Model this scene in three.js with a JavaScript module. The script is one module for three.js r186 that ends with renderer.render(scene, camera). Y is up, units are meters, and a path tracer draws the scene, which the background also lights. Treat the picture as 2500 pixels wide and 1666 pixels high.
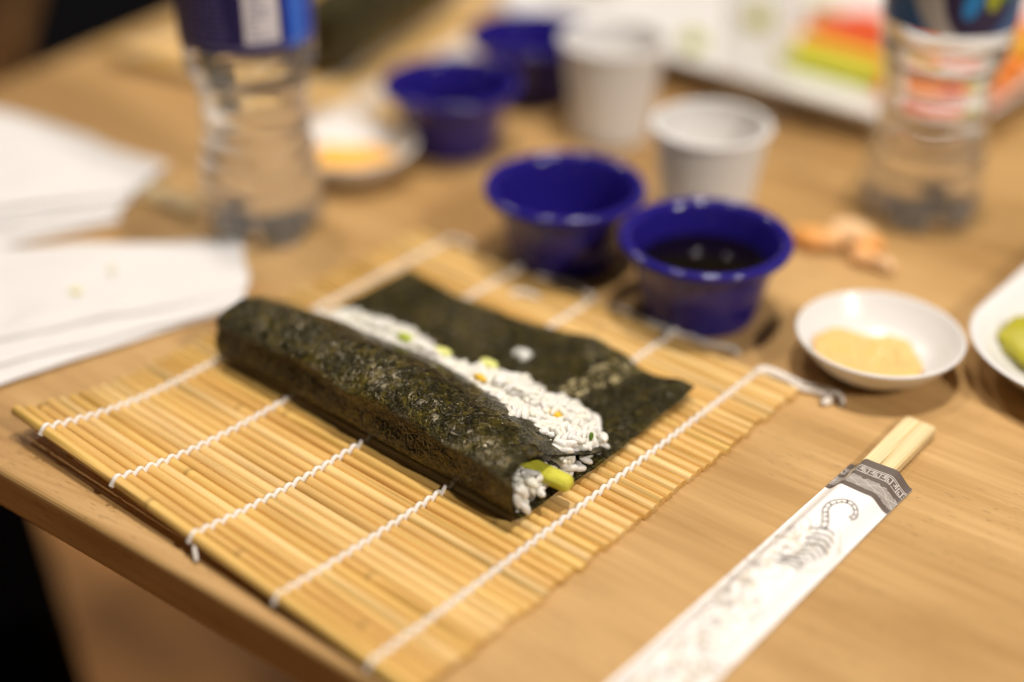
import * as THREE from 'three';
import { mergeGeometries, mergeVertices, toCreasedNormals } from 'three/addons/utils/BufferGeometryUtils.js';
import { RoundedBoxGeometry } from 'three/addons/geometries/RoundedBoxGeometry.js';

// ---------------------------------------------------------------- camera, light, exposure
const scene = new THREE.Scene();
const camera = new THREE.PerspectiveCamera(26.73, 1.5, 0.02, 30);
camera.position.set(0.48196, 0.34653, 0.23306);
camera.up.set(-0.3448, 0.8501, -0.398);
camera.lookAt(0.48196 - 0.5547, 0.34653 - 0.5266, 0.23306 - 0.6442);
camera.focus = 0.562;
camera.userData.fStop = 1.42;

const renderer = new THREE.WebGLRenderer({ antialias: true });
renderer.toneMapping = THREE.LinearToneMapping;
renderer.toneMappingExposure = 0.97;
renderer.shadowMap.enabled = true;
scene.background = new THREE.Color().setRGB(0.060, 0.050, 0.038);   // dim warm air of the room, out of view

// lamps hanging over the table, all outside the frame
const LAMPS = [
  // x, y, z, bulb radius, intensity, colour
  [0.24, 1.55, -0.40, 0.045, 5.5, [1.0, 0.915, 0.83]],
  [-0.26, 1.5, -0.30, 0.045, 2.0, [1.0, 0.905, 0.815]],
  [1.75, 1.35, -0.05, 0.050, 8.2, [1.0, 0.925, 0.86]],
  [-1.30, 1.65, -0.75, 0.045, 2.4, [1.0, 0.89, 0.79]],
];

// ---------------------------------------------------------------- helpers
function rng(seed) { let a = seed >>> 0; return () => { a = (a + 0x6D2B79F5) | 0; let t = Math.imul(a ^ (a >>> 15), 1 | a); t = (t + Math.imul(t ^ (t >>> 7), 61 | t)) ^ t; return ((t ^ (t >>> 14)) >>> 0) / 4294967296; }; }
const rand = rng(20240611);
const rr = (a, b, f = rand) => a + (b - a) * f();
function hash2(x, y, s) { let h = Math.imul(x, 374761393) + Math.imul(y, 668265263) + Math.imul(s, 1442695041); h = Math.imul(h ^ (h >>> 13), 1274126177); return ((h ^ (h >>> 16)) >>> 0) / 4294967296; }
function vnoise(x, y, s = 0, px = 0, py = 0) {
  let xi = Math.floor(x), yi = Math.floor(y); const fx = x - xi, fy = y - yi;
  const u = fx * fx * (3 - 2 * fx), v = fy * fy * (3 - 2 * fy);
  const w = (i, p) => p ? ((i % p) + p) % p : i;
  const a = hash2(w(xi, px), w(yi, py), s), b = hash2(w(xi + 1, px), w(yi, py), s), c = hash2(w(xi, px), w(yi + 1, py), s), d = hash2(w(xi + 1, px), w(yi + 1, py), s);
  return a + (b - a) * u + (c - a) * v + (a - b - c + d) * u * v;
}
function fbm(x, y, s, o = 4, px = 0, py = 0) { let t = 0, a = 0.5, n = 0; for (let i = 0; i < o; i++) { t += a * vnoise(x, y, s + i * 17, px, py); n += a; a *= 0.5; x *= 2; y *= 2; px *= 2; py *= 2; } return t / n; }
const lerp = (a, b, t) => a + (b - a) * t, clamp = (x, a = 0, b = 1) => Math.min(b, Math.max(a, x)), sm = (a, b, x) => { const t = clamp((x - a) / (b - a)); return t * t * (3 - 2 * t); };
const lin = (r, g, b) => new THREE.Color().setRGB(r, g, b);
function mat(o) { if (Array.isArray(o.color)) o.color = lin(...o.color); return new THREE.MeshPhysicalMaterial(o); }
function dataTex(w, h, f, srgb) {
  const d = new Uint8Array(w * h * 4);
  for (let j = 0; j < h; j++) for (let i = 0; i < w; i++) { const c = f(i, j), k = 4 * (j * w + i); d[k] = clamp(c[0]) * 255; d[k + 1] = clamp(c[1]) * 255; d[k + 2] = clamp(c[2]) * 255; d[k + 3] = 255; }
  const t = new THREE.DataTexture(d, w, h); t.wrapS = t.wrapT = THREE.RepeatWrapping; t.magFilter = THREE.LinearFilter; t.minFilter = THREE.LinearMipmapLinearFilter; t.generateMipmaps = true;
  if (srgb) t.colorSpace = THREE.SRGBColorSpace; t.needsUpdate = true; return t;
}
const taken = {};
function numbered(n) { const k = taken[n] = (taken[n] ?? -1) + 1; return k ? `${n}_${String(k).padStart(3, '0')}` : n; }
function shade(o) { o.traverse((m) => { if (m.isMesh) { m.castShadow = m.receiveShadow = true; } }); return o; }
function tag(o, label, category, group, kind) { o.userData.label = label; o.userData.category = category; if (group) o.userData.group = group; if (kind) o.userData.kind = kind; return o; }
function thing(name, label, category, pos = [0, 0, 0], turn = 0, group) { const g = new THREE.Group(); g.name = numbered(name); g.position.set(...pos); g.rotation.y = turn; scene.add(g); return tag(g, label, category, group); }
function part(name, geo, m, parent) { const o = new THREE.Mesh(geo, m); o.name = name; parent.add(o); return o; }
function solo(name, geo, m, label, category, group, pos, turn = 0) { const o = new THREE.Mesh(geo, m); o.name = numbered(name); if (pos) o.position.set(...pos); o.rotation.y = turn; scene.add(o); return tag(o, label, category, group); }
function copy(o, label, pos, turn = 0) { const c = o.clone(); c.userData = { ...o.userData }; c.name = numbered(o.name.replace(/_\d{3}$/, '')); if (label) c.userData.label = label; if (pos) c.position.set(...pos); c.rotation.y = turn; scene.add(c); return c; }
// surface from a function of (u, v) on a grid
function grid(nu, nv, f, uvf) {
  const p = [], uv = [], ix = [];
  for (let j = 0; j <= nv; j++) for (let i = 0; i <= nu; i++) { const u = i / nu, v = j / nv, q = f(u, v); p.push(q[0], q[1], q[2]); const t = uvf ? uvf(u, v) : [u, v]; uv.push(t[0], t[1]); }
  for (let j = 0; j < nv; j++) for (let i = 0; i < nu; i++) { const a = j * (nu + 1) + i, b = a + 1, c = a + nu + 1, d = c + 1; ix.push(a, b, d, a, d, c); }
  const g = new THREE.BufferGeometry(); g.setAttribute('position', new THREE.Float32BufferAttribute(p, 3)); g.setAttribute('uv', new THREE.Float32BufferAttribute(uv, 2)); g.setIndex(ix); g.computeVertexNormals(); return g;
}
// rings (arrays of equal length of [x,y,z]) joined into a skin
function skin(rings, closed = true) {
  const n = rings[0].length, p = [], uv = [], ix = [];
  rings.forEach((r, j) => { for (let i = 0; i <= (closed ? n : n - 1); i++) { const q = r[i % n]; p.push(...q); uv.push(i / n, j / (rings.length - 1)); } });
  const w = closed ? n + 1 : n;
  for (let j = 0; j < rings.length - 1; j++) for (let i = 0; i < w - 1; i++) { const a = j * w + i, b = a + 1, c = a + w, d = c + 1; ix.push(a, d, b, a, c, d); }
  const g = new THREE.BufferGeometry(); g.setAttribute('position', new THREE.Float32BufferAttribute(p, 3)); g.setAttribute('uv', new THREE.Float32BufferAttribute(uv, 2)); g.setIndex(ix); g.computeVertexNormals(); return g;
}
const V = (x, y, z) => new THREE.Vector3(x, y, z);
function tube(pts, r, seg = 60, rad = 7, closed = false) { return new THREE.TubeGeometry(new THREE.CatmullRomCurve3(pts.map((p) => V(...p)), closed, 'centripetal'), seg, r, rad, closed); }
function lathe(pts, n = 72, smooth = 0) {
  let v = pts.map((p) => new THREE.Vector2(Math.max(p[0], 1e-5), p[1]));
  if (smooth) v = new THREE.SplineCurve(v).getPoints(smooth).map((q) => (q.x = Math.max(q.x, 1e-5), q));
  return new THREE.LatheGeometry(v, n);
}

// ---------------------------------------------------------------- textures
const WOOD = 0.9;   // metres covered by the table texture
const woodH = new Float32Array(2048 * 2048);
const woodPore = (() => {                 // short open pores along the grain
  const a = new Float32Array(2048 * 2048), f = rng(77);
  for (let k = 0; k < 30000; k++) {
    const x = f() * 2048, y = f() * 2048; if (fbm(x / 180, y / 60, 91, 2) < 0.46 + 0.12 * f()) continue;
    const L = 3 + f() * 10, s = 0.2 + 0.6 * f(), dy = (f() - 0.5) * 0.12;
    for (let i = 0; i < L; i++) { const X = (x + i) & 2047, Y = (y + dy * i) & 2047, t = Math.sin(Math.PI * (i + 0.5) / L); a[Y * 2048 + X] = Math.max(a[Y * 2048 + X], s * t); }
  }
  return a;
})();
const woodTex = dataTex(2048, 2048, (i, j) => {
  const x = i / 2048, y = j / 2048;
  const warp = 0.05 * (fbm(x * 4, y * 5, 5, 2, 4, 5) - 0.5);
  const broad = fbm(x * 3, (y + warp) * 18, 11, 3, 3, 18), streak = fbm(x * 6, (y + warp) * 110, 23, 3, 6, 110), fine = fbm(x * 26, (y + warp) * 560, 31, 2, 26, 560), blot = fbm(x * 7, y * 9, 41, 3, 7, 9);
  const cloud = fbm(x * 30, y * 44, 43, 2, 30, 44);
  let t = 0.42 * broad + 0.25 * streak + 0.20 * fine + 0.26 * blot - 0.06 + 0.08 * (cloud - 0.5);
  t = clamp((t - 0.33) / 0.42);
  const po = woodPore[j * 2048 + i]; woodH[j * 2048 + i] = 0.6 + 0.12 * (fine - 0.5) - 0.5 * po;
  const k = 1 - 0.26 * po;
  return [lerp(0.645, 0.805, t) * k, lerp(0.498, 0.660, t) * k, lerp(0.300, 0.448, t) * k];
}, true);
const woodBump = dataTex(2048, 2048, (i, j) => { const h = woodH[j * 2048 + i]; return [h, h, h]; });

const fibre = (seed, node = 0) => dataTex(512, 128, (i, j) => {
  const x = i / 512, y = j / 128;
  const a = fbm(x * 3, y * 26, seed, 3, 3, 26), b = fbm(x * 8, y * 64, seed + 3, 2, 8, 64), c = fbm(x * 5, y * 3, seed + 8, 3, 5, 3);
  const dark = sm(0.60, 0.80, fbm(x * 2, y * 30, seed + 19, 2, 2, 30));
  const t = 0.955 + 0.12 * (a - 0.5) + 0.09 * (b - 0.5) + 0.12 * (c - 0.5) - 0.13 * dark - node * 0.16 * Math.exp(-Math.pow((x - 0.37) / 0.006, 2)) + node * 0.05 * Math.exp(-Math.pow((x - 0.385) / 0.010, 2));
  return [t * 1.02, t * 1.0 + 0.02 * (c - 0.5), t * 0.96 - 0.08 * dark];
}, true);
const fibreBump = dataTex(512, 128, (i, j) => { const x = i / 512, y = j / 128, h = 0.55 * fbm(x * 4, y * 40, 61, 3, 4, 40) + 0.45 * fbm(x * 10, y * 64, 67, 1, 10, 64); return [h, h, h]; });
const fibreTex = [fibre(101), fibre(151), fibre(207, 1)];

// seaweed: matted flakes and short fibres
const NS = 1024, noriH = new Float32Array(NS * NS);
{
  const f = rng(5150);
  for (let k = 0; k < 22000; k++) {
    const x = f() * NS, y = f() * NS, L = 3 + f() * 16, an = f() * Math.PI * 2, cv = (f() - 0.5) * 0.35, s = 0.2 + 0.8 * f(), w = 0.7 + f() * 1.2;
    let px = x, py = y, a = an;
    for (let i = 0; i < L; i++) {
      for (let dy = -3; dy <= 3; dy++) for (let dx = -3; dx <= 3; dx++) { const q = s * Math.exp(-(dx * dx + dy * dy) / (w * w)); const X = (Math.floor(px) + dx + NS) % NS, Y = (Math.floor(py) + dy + NS) % NS; const k2 = Y * NS + X; if (q > noriH[k2]) noriH[k2] = q; }
      px += Math.cos(a); py += Math.sin(a); a += cv;
    }
  }
}
const noriN = (i, j) => { const x = i / NS, y = j / NS, k = 0.40 + 0.85 * sm(0.34, 0.62, fbm(x * 9, y * 9, 311, 3, 9, 9)); return 0.5 * (1 - k) * 0.9 + k * (0.60 * noriH[j * NS + i] + 0.34 * fbm(x * 120, y * 120, 301, 3, 120, 120) + 0.06 * fbm(x * 30, y * 30, 307, 2, 30, 30)); };
const noriBump = dataTex(NS, NS, (i, j) => { const h = noriN(i, j); return [h, h, h]; });
const noriTex = dataTex(NS, NS, (i, j) => {
  const x = i / NS, y = j / NS, h = noriN(i, j), m = fbm(x * 64, y * 64, 331, 3, 64, 64), n = fbm(x * 110, y * 110, 341, 2, 110, 110), g = sm(0.40, 0.70, m);
  const t = 0.85 + 1.1 * (h - 0.45) + 0.8 * (n - 0.5);
  const fl = sm(0.78, 0.98, noriH[j * NS + i]) * sm(0.36, 0.55, vnoise(x * 120, y * 120, 361, 120, 120));
  return [lerp(lerp(0.22, 0.36, g) * t + 0.02, 0.56, fl), lerp(lerp(0.20, 0.315, g) * t + 0.02, 0.50, fl), lerp(lerp(0.11, 0.13, g) * t + 0.01, 0.27, fl)];
}, true);
const noriRough = dataTex(NS, NS, (i, j) => { const x = i / NS, y = j / NS, r = 0.05 + 0.42 * fbm(x * 60, y * 60, 351, 3, 60, 60) - 0.16 * noriH[j * NS + i]; return [r, r, r]; });

// ---------------------------------------------------------------- table and floor
const TA = Math.atan2(0.0139, 0.1843);           // turn of the table against the mat
const CORNER = [-0.30, 0.0425];
const woodMat = mat({ color: [1, 1, 1], map: woodTex, bumpMap: woodBump, bumpScale: 0.00025, roughness: 0.52, specularIntensity: 0.6 });
const table = thing('table', 'light brown wooden table with eased edges carrying the sushi things', 'table', [CORNER[0], 0, CORNER[1]], TA);
{
  const w = 1.6, d = 1.25, T = 0.0215, s = new THREE.Shape();
  s.moveTo(0.0, 0); s.lineTo(w, 0); s.lineTo(w, d); s.lineTo(-0.105, d); s.closePath();
  const g = new THREE.ExtrudeGeometry(s, { depth: T - 0.006, bevelEnabled: true, bevelThickness: 0.003, bevelSize: 0.003, bevelOffset: -0.003, bevelSegments: 4, curveSegments: 8 });
  g.rotateX(-Math.PI / 2); g.translate(0, -T + 0.003, 0);
  const p = g.attributes.position, n = g.attributes.normal, uv = new Float32Array(p.count * 2);
  for (let i = 0; i < p.count; i++) { const side = Math.abs(n.getY(i)) < 0.5; uv[2 * i] = p.getX(i) / WOOD; uv[2 * i + 1] = (side ? 0.37 + p.getY(i) : p.getZ(i)) / WOOD; }
  g.setAttribute('uv', new THREE.BufferAttribute(uv, 2));
  part('table_top', g, woodMat, table);
  for (const [x, z] of [[0.06, -0.07], [1.5, -0.07], [0.02, -1.15], [1.5, -1.15]]) { const l = new RoundedBoxGeometry(0.05, 0.705, 0.05, 3, 0.004); l.translate(x, -0.0215 - 0.3525, z); part('leg', l, woodMat, table); }
}
{
  const fl = dataTex(256, 256, (i, j) => { const x = i / 256, y = j / 256, t = 0.7 + 0.5 * (fbm(x * 4, y * 24, 71, 3, 4, 24) - 0.5) + 0.3 * (fbm(x * 5, y * 5, 75, 2, 5, 5) - 0.5); return [1.16 * t, 0.84 * t, 0.50 * t]; }, true); fl.repeat.set(8, 8);
  const g = new THREE.PlaneGeometry(12, 12); g.rotateX(-Math.PI / 2);
  const o = solo('floor', g, mat({ color: [1, 1, 1], map: fl, roughness: 0.6 }), 'brown wooden floor in shadow below the table', 'floor', null, [0, -0.727, -1]); o.userData.kind = 'structure';
}

// ---------------------------------------------------------------- black stools beyond the table edge
{
  const black = mat({ color: [0.003, 0.003, 0.004], roughness: 0.95, specularIntensity: 0.15 }), navy = mat({ color: [0.003, 0.006, 0.016], roughness: 0.95, specularIntensity: 0.15 }), legM = mat({ color: [0.2, 0.11, 0.05], roughness: 0.5 });
  const stool = (label, x, z, turn, m, w, d, h) => {
    const t = thing('stool', label, 'stool', [x, -0.727, z], turn, 'dark padded stools round the table');
    const g = new RoundedBoxGeometry(w, 0.09, d, 5, 0.04); g.translate(0, h - 0.045, 0); part('seat', g, m, t);
    for (const sx of [-1, 1]) for (const sz of [-1, 1]) { const l = new THREE.CylinderGeometry(0.018, 0.013, h - 0.085, 12); l.translate(sx * (w / 2 - 0.05), (h - 0.085) / 2, sz * (d / 2 - 0.05)); part('leg', l, legM, t); }
    return t;
  };
  stool('black padded stool pushed under the front edge of the table', -0.265, 0.078, -0.43, black, 0.42, 0.40, 0.455);
  stool('large black padded stool beyond the far end of the table', -1.02, -0.93, -0.66, black, 0.60, 0.50, 0.50);
  stool('dark navy padded stool beyond the far end of the table', -1.37, -0.54, -0.7, navy, 0.44, 0.44, 0.50);
}

// ---------------------------------------------------------------- bamboo rolling mat
const NSLAT = 48, PITCH = 0.005, X0 = 0.0112, X1 = 0.2395, SW = 0.00475, SH = 0.0031;
const ROWS = [0.0317, 0.0784, 0.1251, 0.1717, 0.2184];
const lift = (k, x) => { const t = clamp(1 - k / 13); const c = t * t; return c * (0.0012 + 0.0098 * clamp((0.20 - x) / 0.19)); };   // raised near edge, most at its left corner
const bambooMats = [[0.74, 0.49, 0.180], [0.78, 0.545, 0.225], [0.70, 0.445, 0.150], [0.80, 0.575, 0.26], [0.67, 0.415, 0.130], [0.76, 0.505, 0.165]].map((c, i) => mat({ color: c, map: fibreTex[i % 3], bumpMap: fibreBump, bumpScale: 0.00012, roughness: 0.46, specularIntensity: 0.55 }));
const cordMat = mat({ color: [0.80, 0.75, 0.68], roughness: 0.85, sheen: 0.3, sheenRoughness: 0.6 });
function slatGeo(x0, x1, w, h, y0, y1, bow, tilt, uoff, voff, z0) {
  // half-round section: flat underside, low sides, domed top
  const prof = []; const N = 9; for (let i = 0; i <= N; i++) { const a = Math.PI * i / N; prof.push([Math.cos(a) * w / 2, h * 0.22 + Math.pow(Math.sin(a), 0.9) * h * 0.78]); }
  prof.push([-w / 2 * 0.96, 0.0001], [w / 2 * 0.96, 0.0001]);
  const rings = [], S = 6, cap = (x, y) => prof.map(() => [x, y + h * 0.4, 0]);
  for (let s = 0; s <= S; s++) {
    const t = s / S, x = lerp(x0, x1, t), y = lerp(y0, y1, t), b = bow * Math.sin(Math.PI * t), e = (s === 0 || s === S) ? 0.93 : 1;
    const ring = prof.map(([z, q]) => [x, y + h * 0.4 + (q - h * 0.4) * e + tilt * z, z0 + b + z * e]);
    if (s === 0) { rings.push(cap(x, y).map((c) => [c[0], c[1], z0])); rings.push(ring); const r2 = prof.map(([z, q]) => [x + 0.0003, y + q + tilt * z, z0 + b + z]); rings.push(r2); }
    else if (s === S) { rings.push(prof.map(([z, q]) => [x - 0.0003, y + q + tilt * z, z0 + b + z])); rings.push(ring); rings.push(cap(x, y).map((c) => [c[0], c[1], z0])); }
    else rings.push(ring);
  }
  const g = skin(rings), p = g.attributes.position, uv = g.attributes.uv, n = prof.length + 1;
  for (let i = 0; i < p.count; i++) { uv.setXY(i, p.getX(i) / 0.19 + uoff, (i % n) / n * 0.16 + voff); }
  const c = toCreasedNormals(g, 0.9); return c;
}
function stringGeo(x, k0, k1, off) {
  // two strands that swap sides between the slats
  const geos = [];
  for (const s of [0, 1]) {
    const pts = [];
    for (let k = k0; k <= k1; k++) {
      const z = -(k + 0.5) * PITCH, y = lift(k, x), over = (k % 2) === s, jx = rr(-0.00018, 0.00018);
      const gapz = z + PITCH / 2, yg = y + SH * 0.5, sx = (over ? 1 : -1) * 0.00040;
      if (k === k0) pts.push([x + off, y + SH * 0.3, gapz + 0.0006]); else pts.push([x + off + sx, yg + 0.0009, gapz]);
      if (over) { pts.push([x + off + 0.0003 + jx, y + SH + 0.00035, z + 0.0012]); pts.push([x + off + jx, y + SH + 0.00068, z]); pts.push([x + off - 0.0003 + jx, y + SH + 0.00035, z - 0.0012]); }
      else { pts.push([x + off, y + 0.0003, z + 0.0011]); pts.push([x + off, y - 0.0003 + (y < 0.001 ? 0.0006 : 0), z]); pts.push([x + off, y + 0.0003, z - 0.0011]); }
    }
    geos.push(tube(pts, 0.00094, pts.length * 3, 7));
  }
  // a third, visible strand fills the hump on every slat so the row reads as one plaited cord
  const pts = [];
  for (let k = k0; k <= k1; k++) { const z = -(k + 0.5) * PITCH, y = lift(k, x); pts.push([x + off + 0.00045, y + SH * 0.62 + 0.0006, z + PITCH / 2 - 0.0004]); pts.push([x + off + 0.0001, y + SH + 0.00030, z + 0.0011]); pts.push([x + off - 0.0003, y + SH + 0.00050, z - 0.0002]); pts.push([x + off - 0.00045, y + SH + 0.0001, z - 0.0014]); }
  geos.push(tube(pts, 0.00090, pts.length * 3, 7));
  return mergeGeometries(geos);
}
const mat1 = thing('bamboo_mat', 'bamboo rolling mat laced with white string under the seaweed roll', 'bamboo mat', [0, 0, 0], 0, 'bamboo rolling mats');
{
  for (let k = 0; k < NSLAT; k++) {
    const w = SW * rr(0.95, 1.03), x0 = X0 + rr(-0.0011, 0.0009), x1 = X1 + rr(-0.0012, 0.0010);
    part('slat', slatGeo(x0, x1, w, SH * rr(0.9, 1.06), lift(k, x0), lift(k, x1), rr(-0.00022, 0.00022), rr(-0.08, 0.08), rand(), rand() * 0.84, -(k + 0.5) * PITCH), bambooMats[Math.floor(rand() * 6)], mat1);
  }
  ROWS.forEach((x) => part('string', stringGeo(x, 0, NSLAT - 1, 0), cordMat, mat1));
  const y = 0.0011, e = -NSLAT * PITCH;
  const loose = [
    [[0.0317, 0.003, e + 0.002], [0.0300, 0.0022, e - 0.001], [0.0300, y, e - 0.004], [0.0343, y, e - 0.0065], [0.040, y, e - 0.005], [0.043, y, e - 0.001]],
    [[0.0784, 0.003, e + 0.002], [0.0775, 0.0030, e - 0.0012], [0.0790, y + 0.001, e - 0.004], [0.0895, y, e - 0.0045], [0.1034, y, e - 0.0070], [0.1172, y, e - 0.0060], [0.1238, 0.0022, e - 0.0020], [0.1251, 0.0036, e + 0.003]],
    [[0.1344, y, e - 0.0035], [0.140, y, e - 0.0042], [0.147, y, e - 0.004], [0.158, y + 0.0005, e - 0.003], [0.1667, 0.0026, e - 0.0008], [0.1717, 0.0036, e + 0.004]],
    [[0.1717, 0.0035, e + 0.002], [0.1700, 0.0030, e - 0.001], [0.1748, y + 0.0006, e - 0.0045], [0.1855, y, e - 0.006], [0.1976, y, e - 0.009], [0.203, y, e - 0.0075]],
    [[0.2184, 0.0035, e + 0.002], [0.2190, 0.0034, e - 0.001], [0.2259, y + 0.0009, e - 0.0041], [0.2378, y, e - 0.0060], [0.2476, y, e - 0.0080], [0.2560, y, e - 0.0063], [0.2585, y, e - 0.003]],
    [[0.2184, 0.0035, e + 0.003], [0.2215, 0.0030, e - 0.0006], [0.2290, y + 0.0012, e - 0.0022], [0.2382, y, e - 0.0020], [0.2479, y, e - 0.0038], [0.2530, y, e - 0.0015], [0.2514, y, e + 0.0021]],
  ];
  loose.forEach((p) => part('loose_string', mergeGeometries([tube(p, 0.0012, 60, 7), tube(p.map((q, i) => [q[0] + 0.0009 * Math.sin(i * 2.1), q[1] + 0.0006, q[2] + 0.0010 * Math.cos(i * 2.1)]), 0.0011, 60, 7)]), cordMat, mat1));
  part('loose_string', tube([[0.0925, SH + 0.0012, -0.2185], [0.098, SH + 0.0014, -0.2225], [0.1055, SH + 0.0012, -0.2235]], 0.0013, 24, 7), cordMat, mat1);
  part('loose_string', tube([[0.1262, lift(0, 0.1251) + 0.0004, -0.0020], [0.1282, lift(0, 0.1251) - 0.0006, 0.0004], [0.1300, 0.0022, 0.0016], [0.1304, 0.0012, 0.0020]], 0.0009, 20, 7), cordMat, mat1);
}
copy(mat1, 'bamboo rolling mat at the far corner of the table under a whole seaweed roll', [-0.3165 - X0 * 0.97, 0, -0.278 + 0.003], Math.atan2(0.0543, 0.2203));

// ---------------------------------------------------------------- seaweed sheet, half rolled
const noriMat = mat({ color: [0.66, 0.66, 0.58], map: noriTex, bumpMap: noriBump, bumpScale: 0.0017, roughness: 1, roughnessMap: noriRough, specularIntensity: 1.0, specularColor: lin(1.0, 0.86, 0.58) });
const NY = 0.0052;
const SECT = [
  [0.034, [[-0.1370, 0.0110], [-0.1295, 0.0165], [-0.1198, 0.0228], [-0.1100, 0.0282], [-0.1000, 0.0294], [-0.0895, 0.0252], [-0.0888, 0.0200], [-0.0866, 0.0112], [-0.0895, NY]]],
  [0.080, [[-0.1385, 0.0130], [-0.1310, 0.0192], [-0.1220, 0.0258], [-0.1120, 0.0308], [-0.1010, 0.0308], [-0.0898, 0.0252], [-0.0912, 0.0196], [-0.0880, 0.0104], [-0.0915, NY]]],
  [0.125, [[-0.1395, 0.0145], [-0.1325, 0.0205], [-0.1235, 0.0270], [-0.1130, 0.0318], [-0.1015, 0.0312], [-0.0890, 0.0256], [-0.0914, 0.0198], [-0.0882, 0.0106], [-0.0922, NY]]],
  [0.170, [[-0.1405, 0.0125], [-0.1325, 0.0175], [-0.1230, 0.0232], [-0.1120, 0.0285], [-0.1005, 0.0298], [-0.0880, 0.0256], [-0.0898, 0.0202], [-0.0870, 0.0112], [-0.0908, NY]]],
  [0.2085, [[-0.1440, 0.0078], [-0.1340, 0.0118], [-0.1225, 0.0162], [-0.1105, 0.0215], [-0.0990, 0.0258], [-0.0895, 0.0250], [-0.0864, 0.0205], [-0.0860, 0.0125], [-0.0895, NY]]],
];
const cat = (a, b, c, d, t) => 0.5 * (2 * b + (c - a) * t + (2 * a - 5 * b + 4 * c - d) * t * t + (3 * b - a - 3 * c + d) * t * t * t);
function section(x, s) {             // s 0..1 from flap edge round to the front foot
  let i = 0; while (i < SECT.length - 2 && x > SECT[i + 1][0]) i++;
  const tx = clamp((x - SECT[i][0]) / (SECT[i + 1][0] - SECT[i][0])), q = sm(0, 1, tx);
  const n = SECT[0][1].length - 1, k = Math.min(n - 1, Math.floor(s * n)), t = s * n - k;
  const P = (j) => { j = clamp(j, 0, n); const a = SECT[i][1][j], b = SECT[i + 1][1][j]; return [lerp(a[0], b[0], q), lerp(a[1], b[1], q)]; };
  const A = P(k - 1), B = P(k), C = P(k + 1), D = P(k + 2);
  return [cat(A[0], B[0], C[0], D[0], t), cat(A[1], B[1], C[1], D[1], t)];
}
const farZ = (x) => -0.2005 - 0.0035 * sm(0.10, 0.16, x) - 0.0015 * Math.sin(x * 60);
const flatY = (x, z) => {            // lie of the free sheet on the mat: waves and a lifted far edge
  const t = clamp((-z - 0.15) / 0.052);
  return NY + 0.0004 * (vnoise(x * 90, z * 90, 401) - 0.3) + t * t * (0.0016 * vnoise(x * 55, 2.3, 402) + 0.0052 * Math.exp(-Math.pow((x - 0.157) / 0.016, 2)) + 0.0030 * Math.exp(-Math.pow((x - 0.203) / 0.010, 2)) - 0.0006) + 0.0022 * Math.exp(-Math.pow((x - 0.1717) / 0.005, 2)) * sm(-0.150, -0.158, z);
};
const RL = 0.085, FL = 0.112;         // arc length of the roll, of the flat part
function noriPoint(u, v) {
  // u along x, v along the sheet: 0 flap edge .. 1 far edge
  const ragR = 0.0012 * (fbm(v * 40, 1.7, 411, 3) - 0.5) + 0.0022 * (fbm(v * 9, 4.1, 412, 2) - 0.5), ragL = 0.0016 * (fbm(v * 30, 7.7, 413, 3) - 0.5);
  const vr = RL / (RL + FL);
  let x = lerp(0.0345 + ragL + 0.0065 * sm(vr * 1.02, vr * 1.25, v), 0.2085 + ragR, u), y, z;
  if (v < vr) {
    const s = v / vr, tear = 0.0022 * (fbm(u * 26, 3.3, 421, 3) - 0.5) * (1 - sm(0, 0.25, s));
    [z, y] = section(x, s); z += tear; y += 0.6 * tear;
    const e = 0.0004, a = section(x, clamp(s - 0.02)), b = section(x, clamp(s + 0.02)); let tz = b[0] - a[0], ty = b[1] - a[1]; const L = Math.hypot(tz, ty) || 1;
    const nz = -ty / L, ny = tz / L, al = sm(1.0, 0.9, s);
    const dsp = al * (0.0032 * (fbm(x * 55, s * 5, 431, 3) - 0.5) + 0.0009 * (fbm(x * 260, s * 22, 433, 3) - 0.5) + 0.0022 * (vnoise(x * 34, s * 3, 435) - 0.5));
    z += -nz * dsp; y += -ny * dsp * -1;
    if (x > 0.192 && s > 0.15 && s < 0.75) x -= 0.0045 * sm(0.196, 0.2085, x) * Math.sin(Math.PI * (s - 0.15) / 0.6) * 0.9;     // mouth of the roll drawn back at the top
  } else {
    const t = (v - vr) / (1 - vr), z0 = section(x, 1)[0]; z = lerp(z0, farZ(x) + 0.0012 * (fbm(x * 300, 2.2, 441, 3) - 0.5), t); y = t < 0.02 ? NY : flatY(x, z);
    y += 0.00035 * (fbm(x * 240, z * 240, 443, 2) - 0.5) * sm(0, 0.1, t);
  }
  return [x, y, z];
}
{
  const T = 0.00022, U = (u, v) => [u * 0.174 / 0.2, v * (RL + FL) / 0.2], g = grid(520, 560, noriPoint, U), back = grid(160, 160, noriPoint, U);
  { const p = g.attributes.position, n = g.attributes.normal, uv = g.attributes.uv; for (let i = 0; i < p.count; i++) { const X = uv.getX(i) * NS, Y = uv.getY(i) * NS, d = 0.00030 * (noriN(Math.floor(X) % NS, Math.floor(Y) % NS) - 0.40) + 0.0002; p.setXYZ(i, p.getX(i) + n.getX(i) * d, p.getY(i) + n.getY(i) * d, p.getZ(i) + n.getZ(i) * d); } g.computeVertexNormals(); }
  const p = back.attributes.position.clone(), n = back.attributes.normal, bp = back.attributes.position;
  for (let i = 0; i < p.count; i++) bp.setXYZ(i, p.getX(i) - n.getX(i) * T, p.getY(i) - n.getY(i) * T, p.getZ(i) - n.getZ(i) * T);
  solo('nori_sheet', mergeGeometries([g, back]), noriMat, 'dark green seaweed sheet half rolled over rice on the near bamboo mat', 'seaweed');
}

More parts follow.
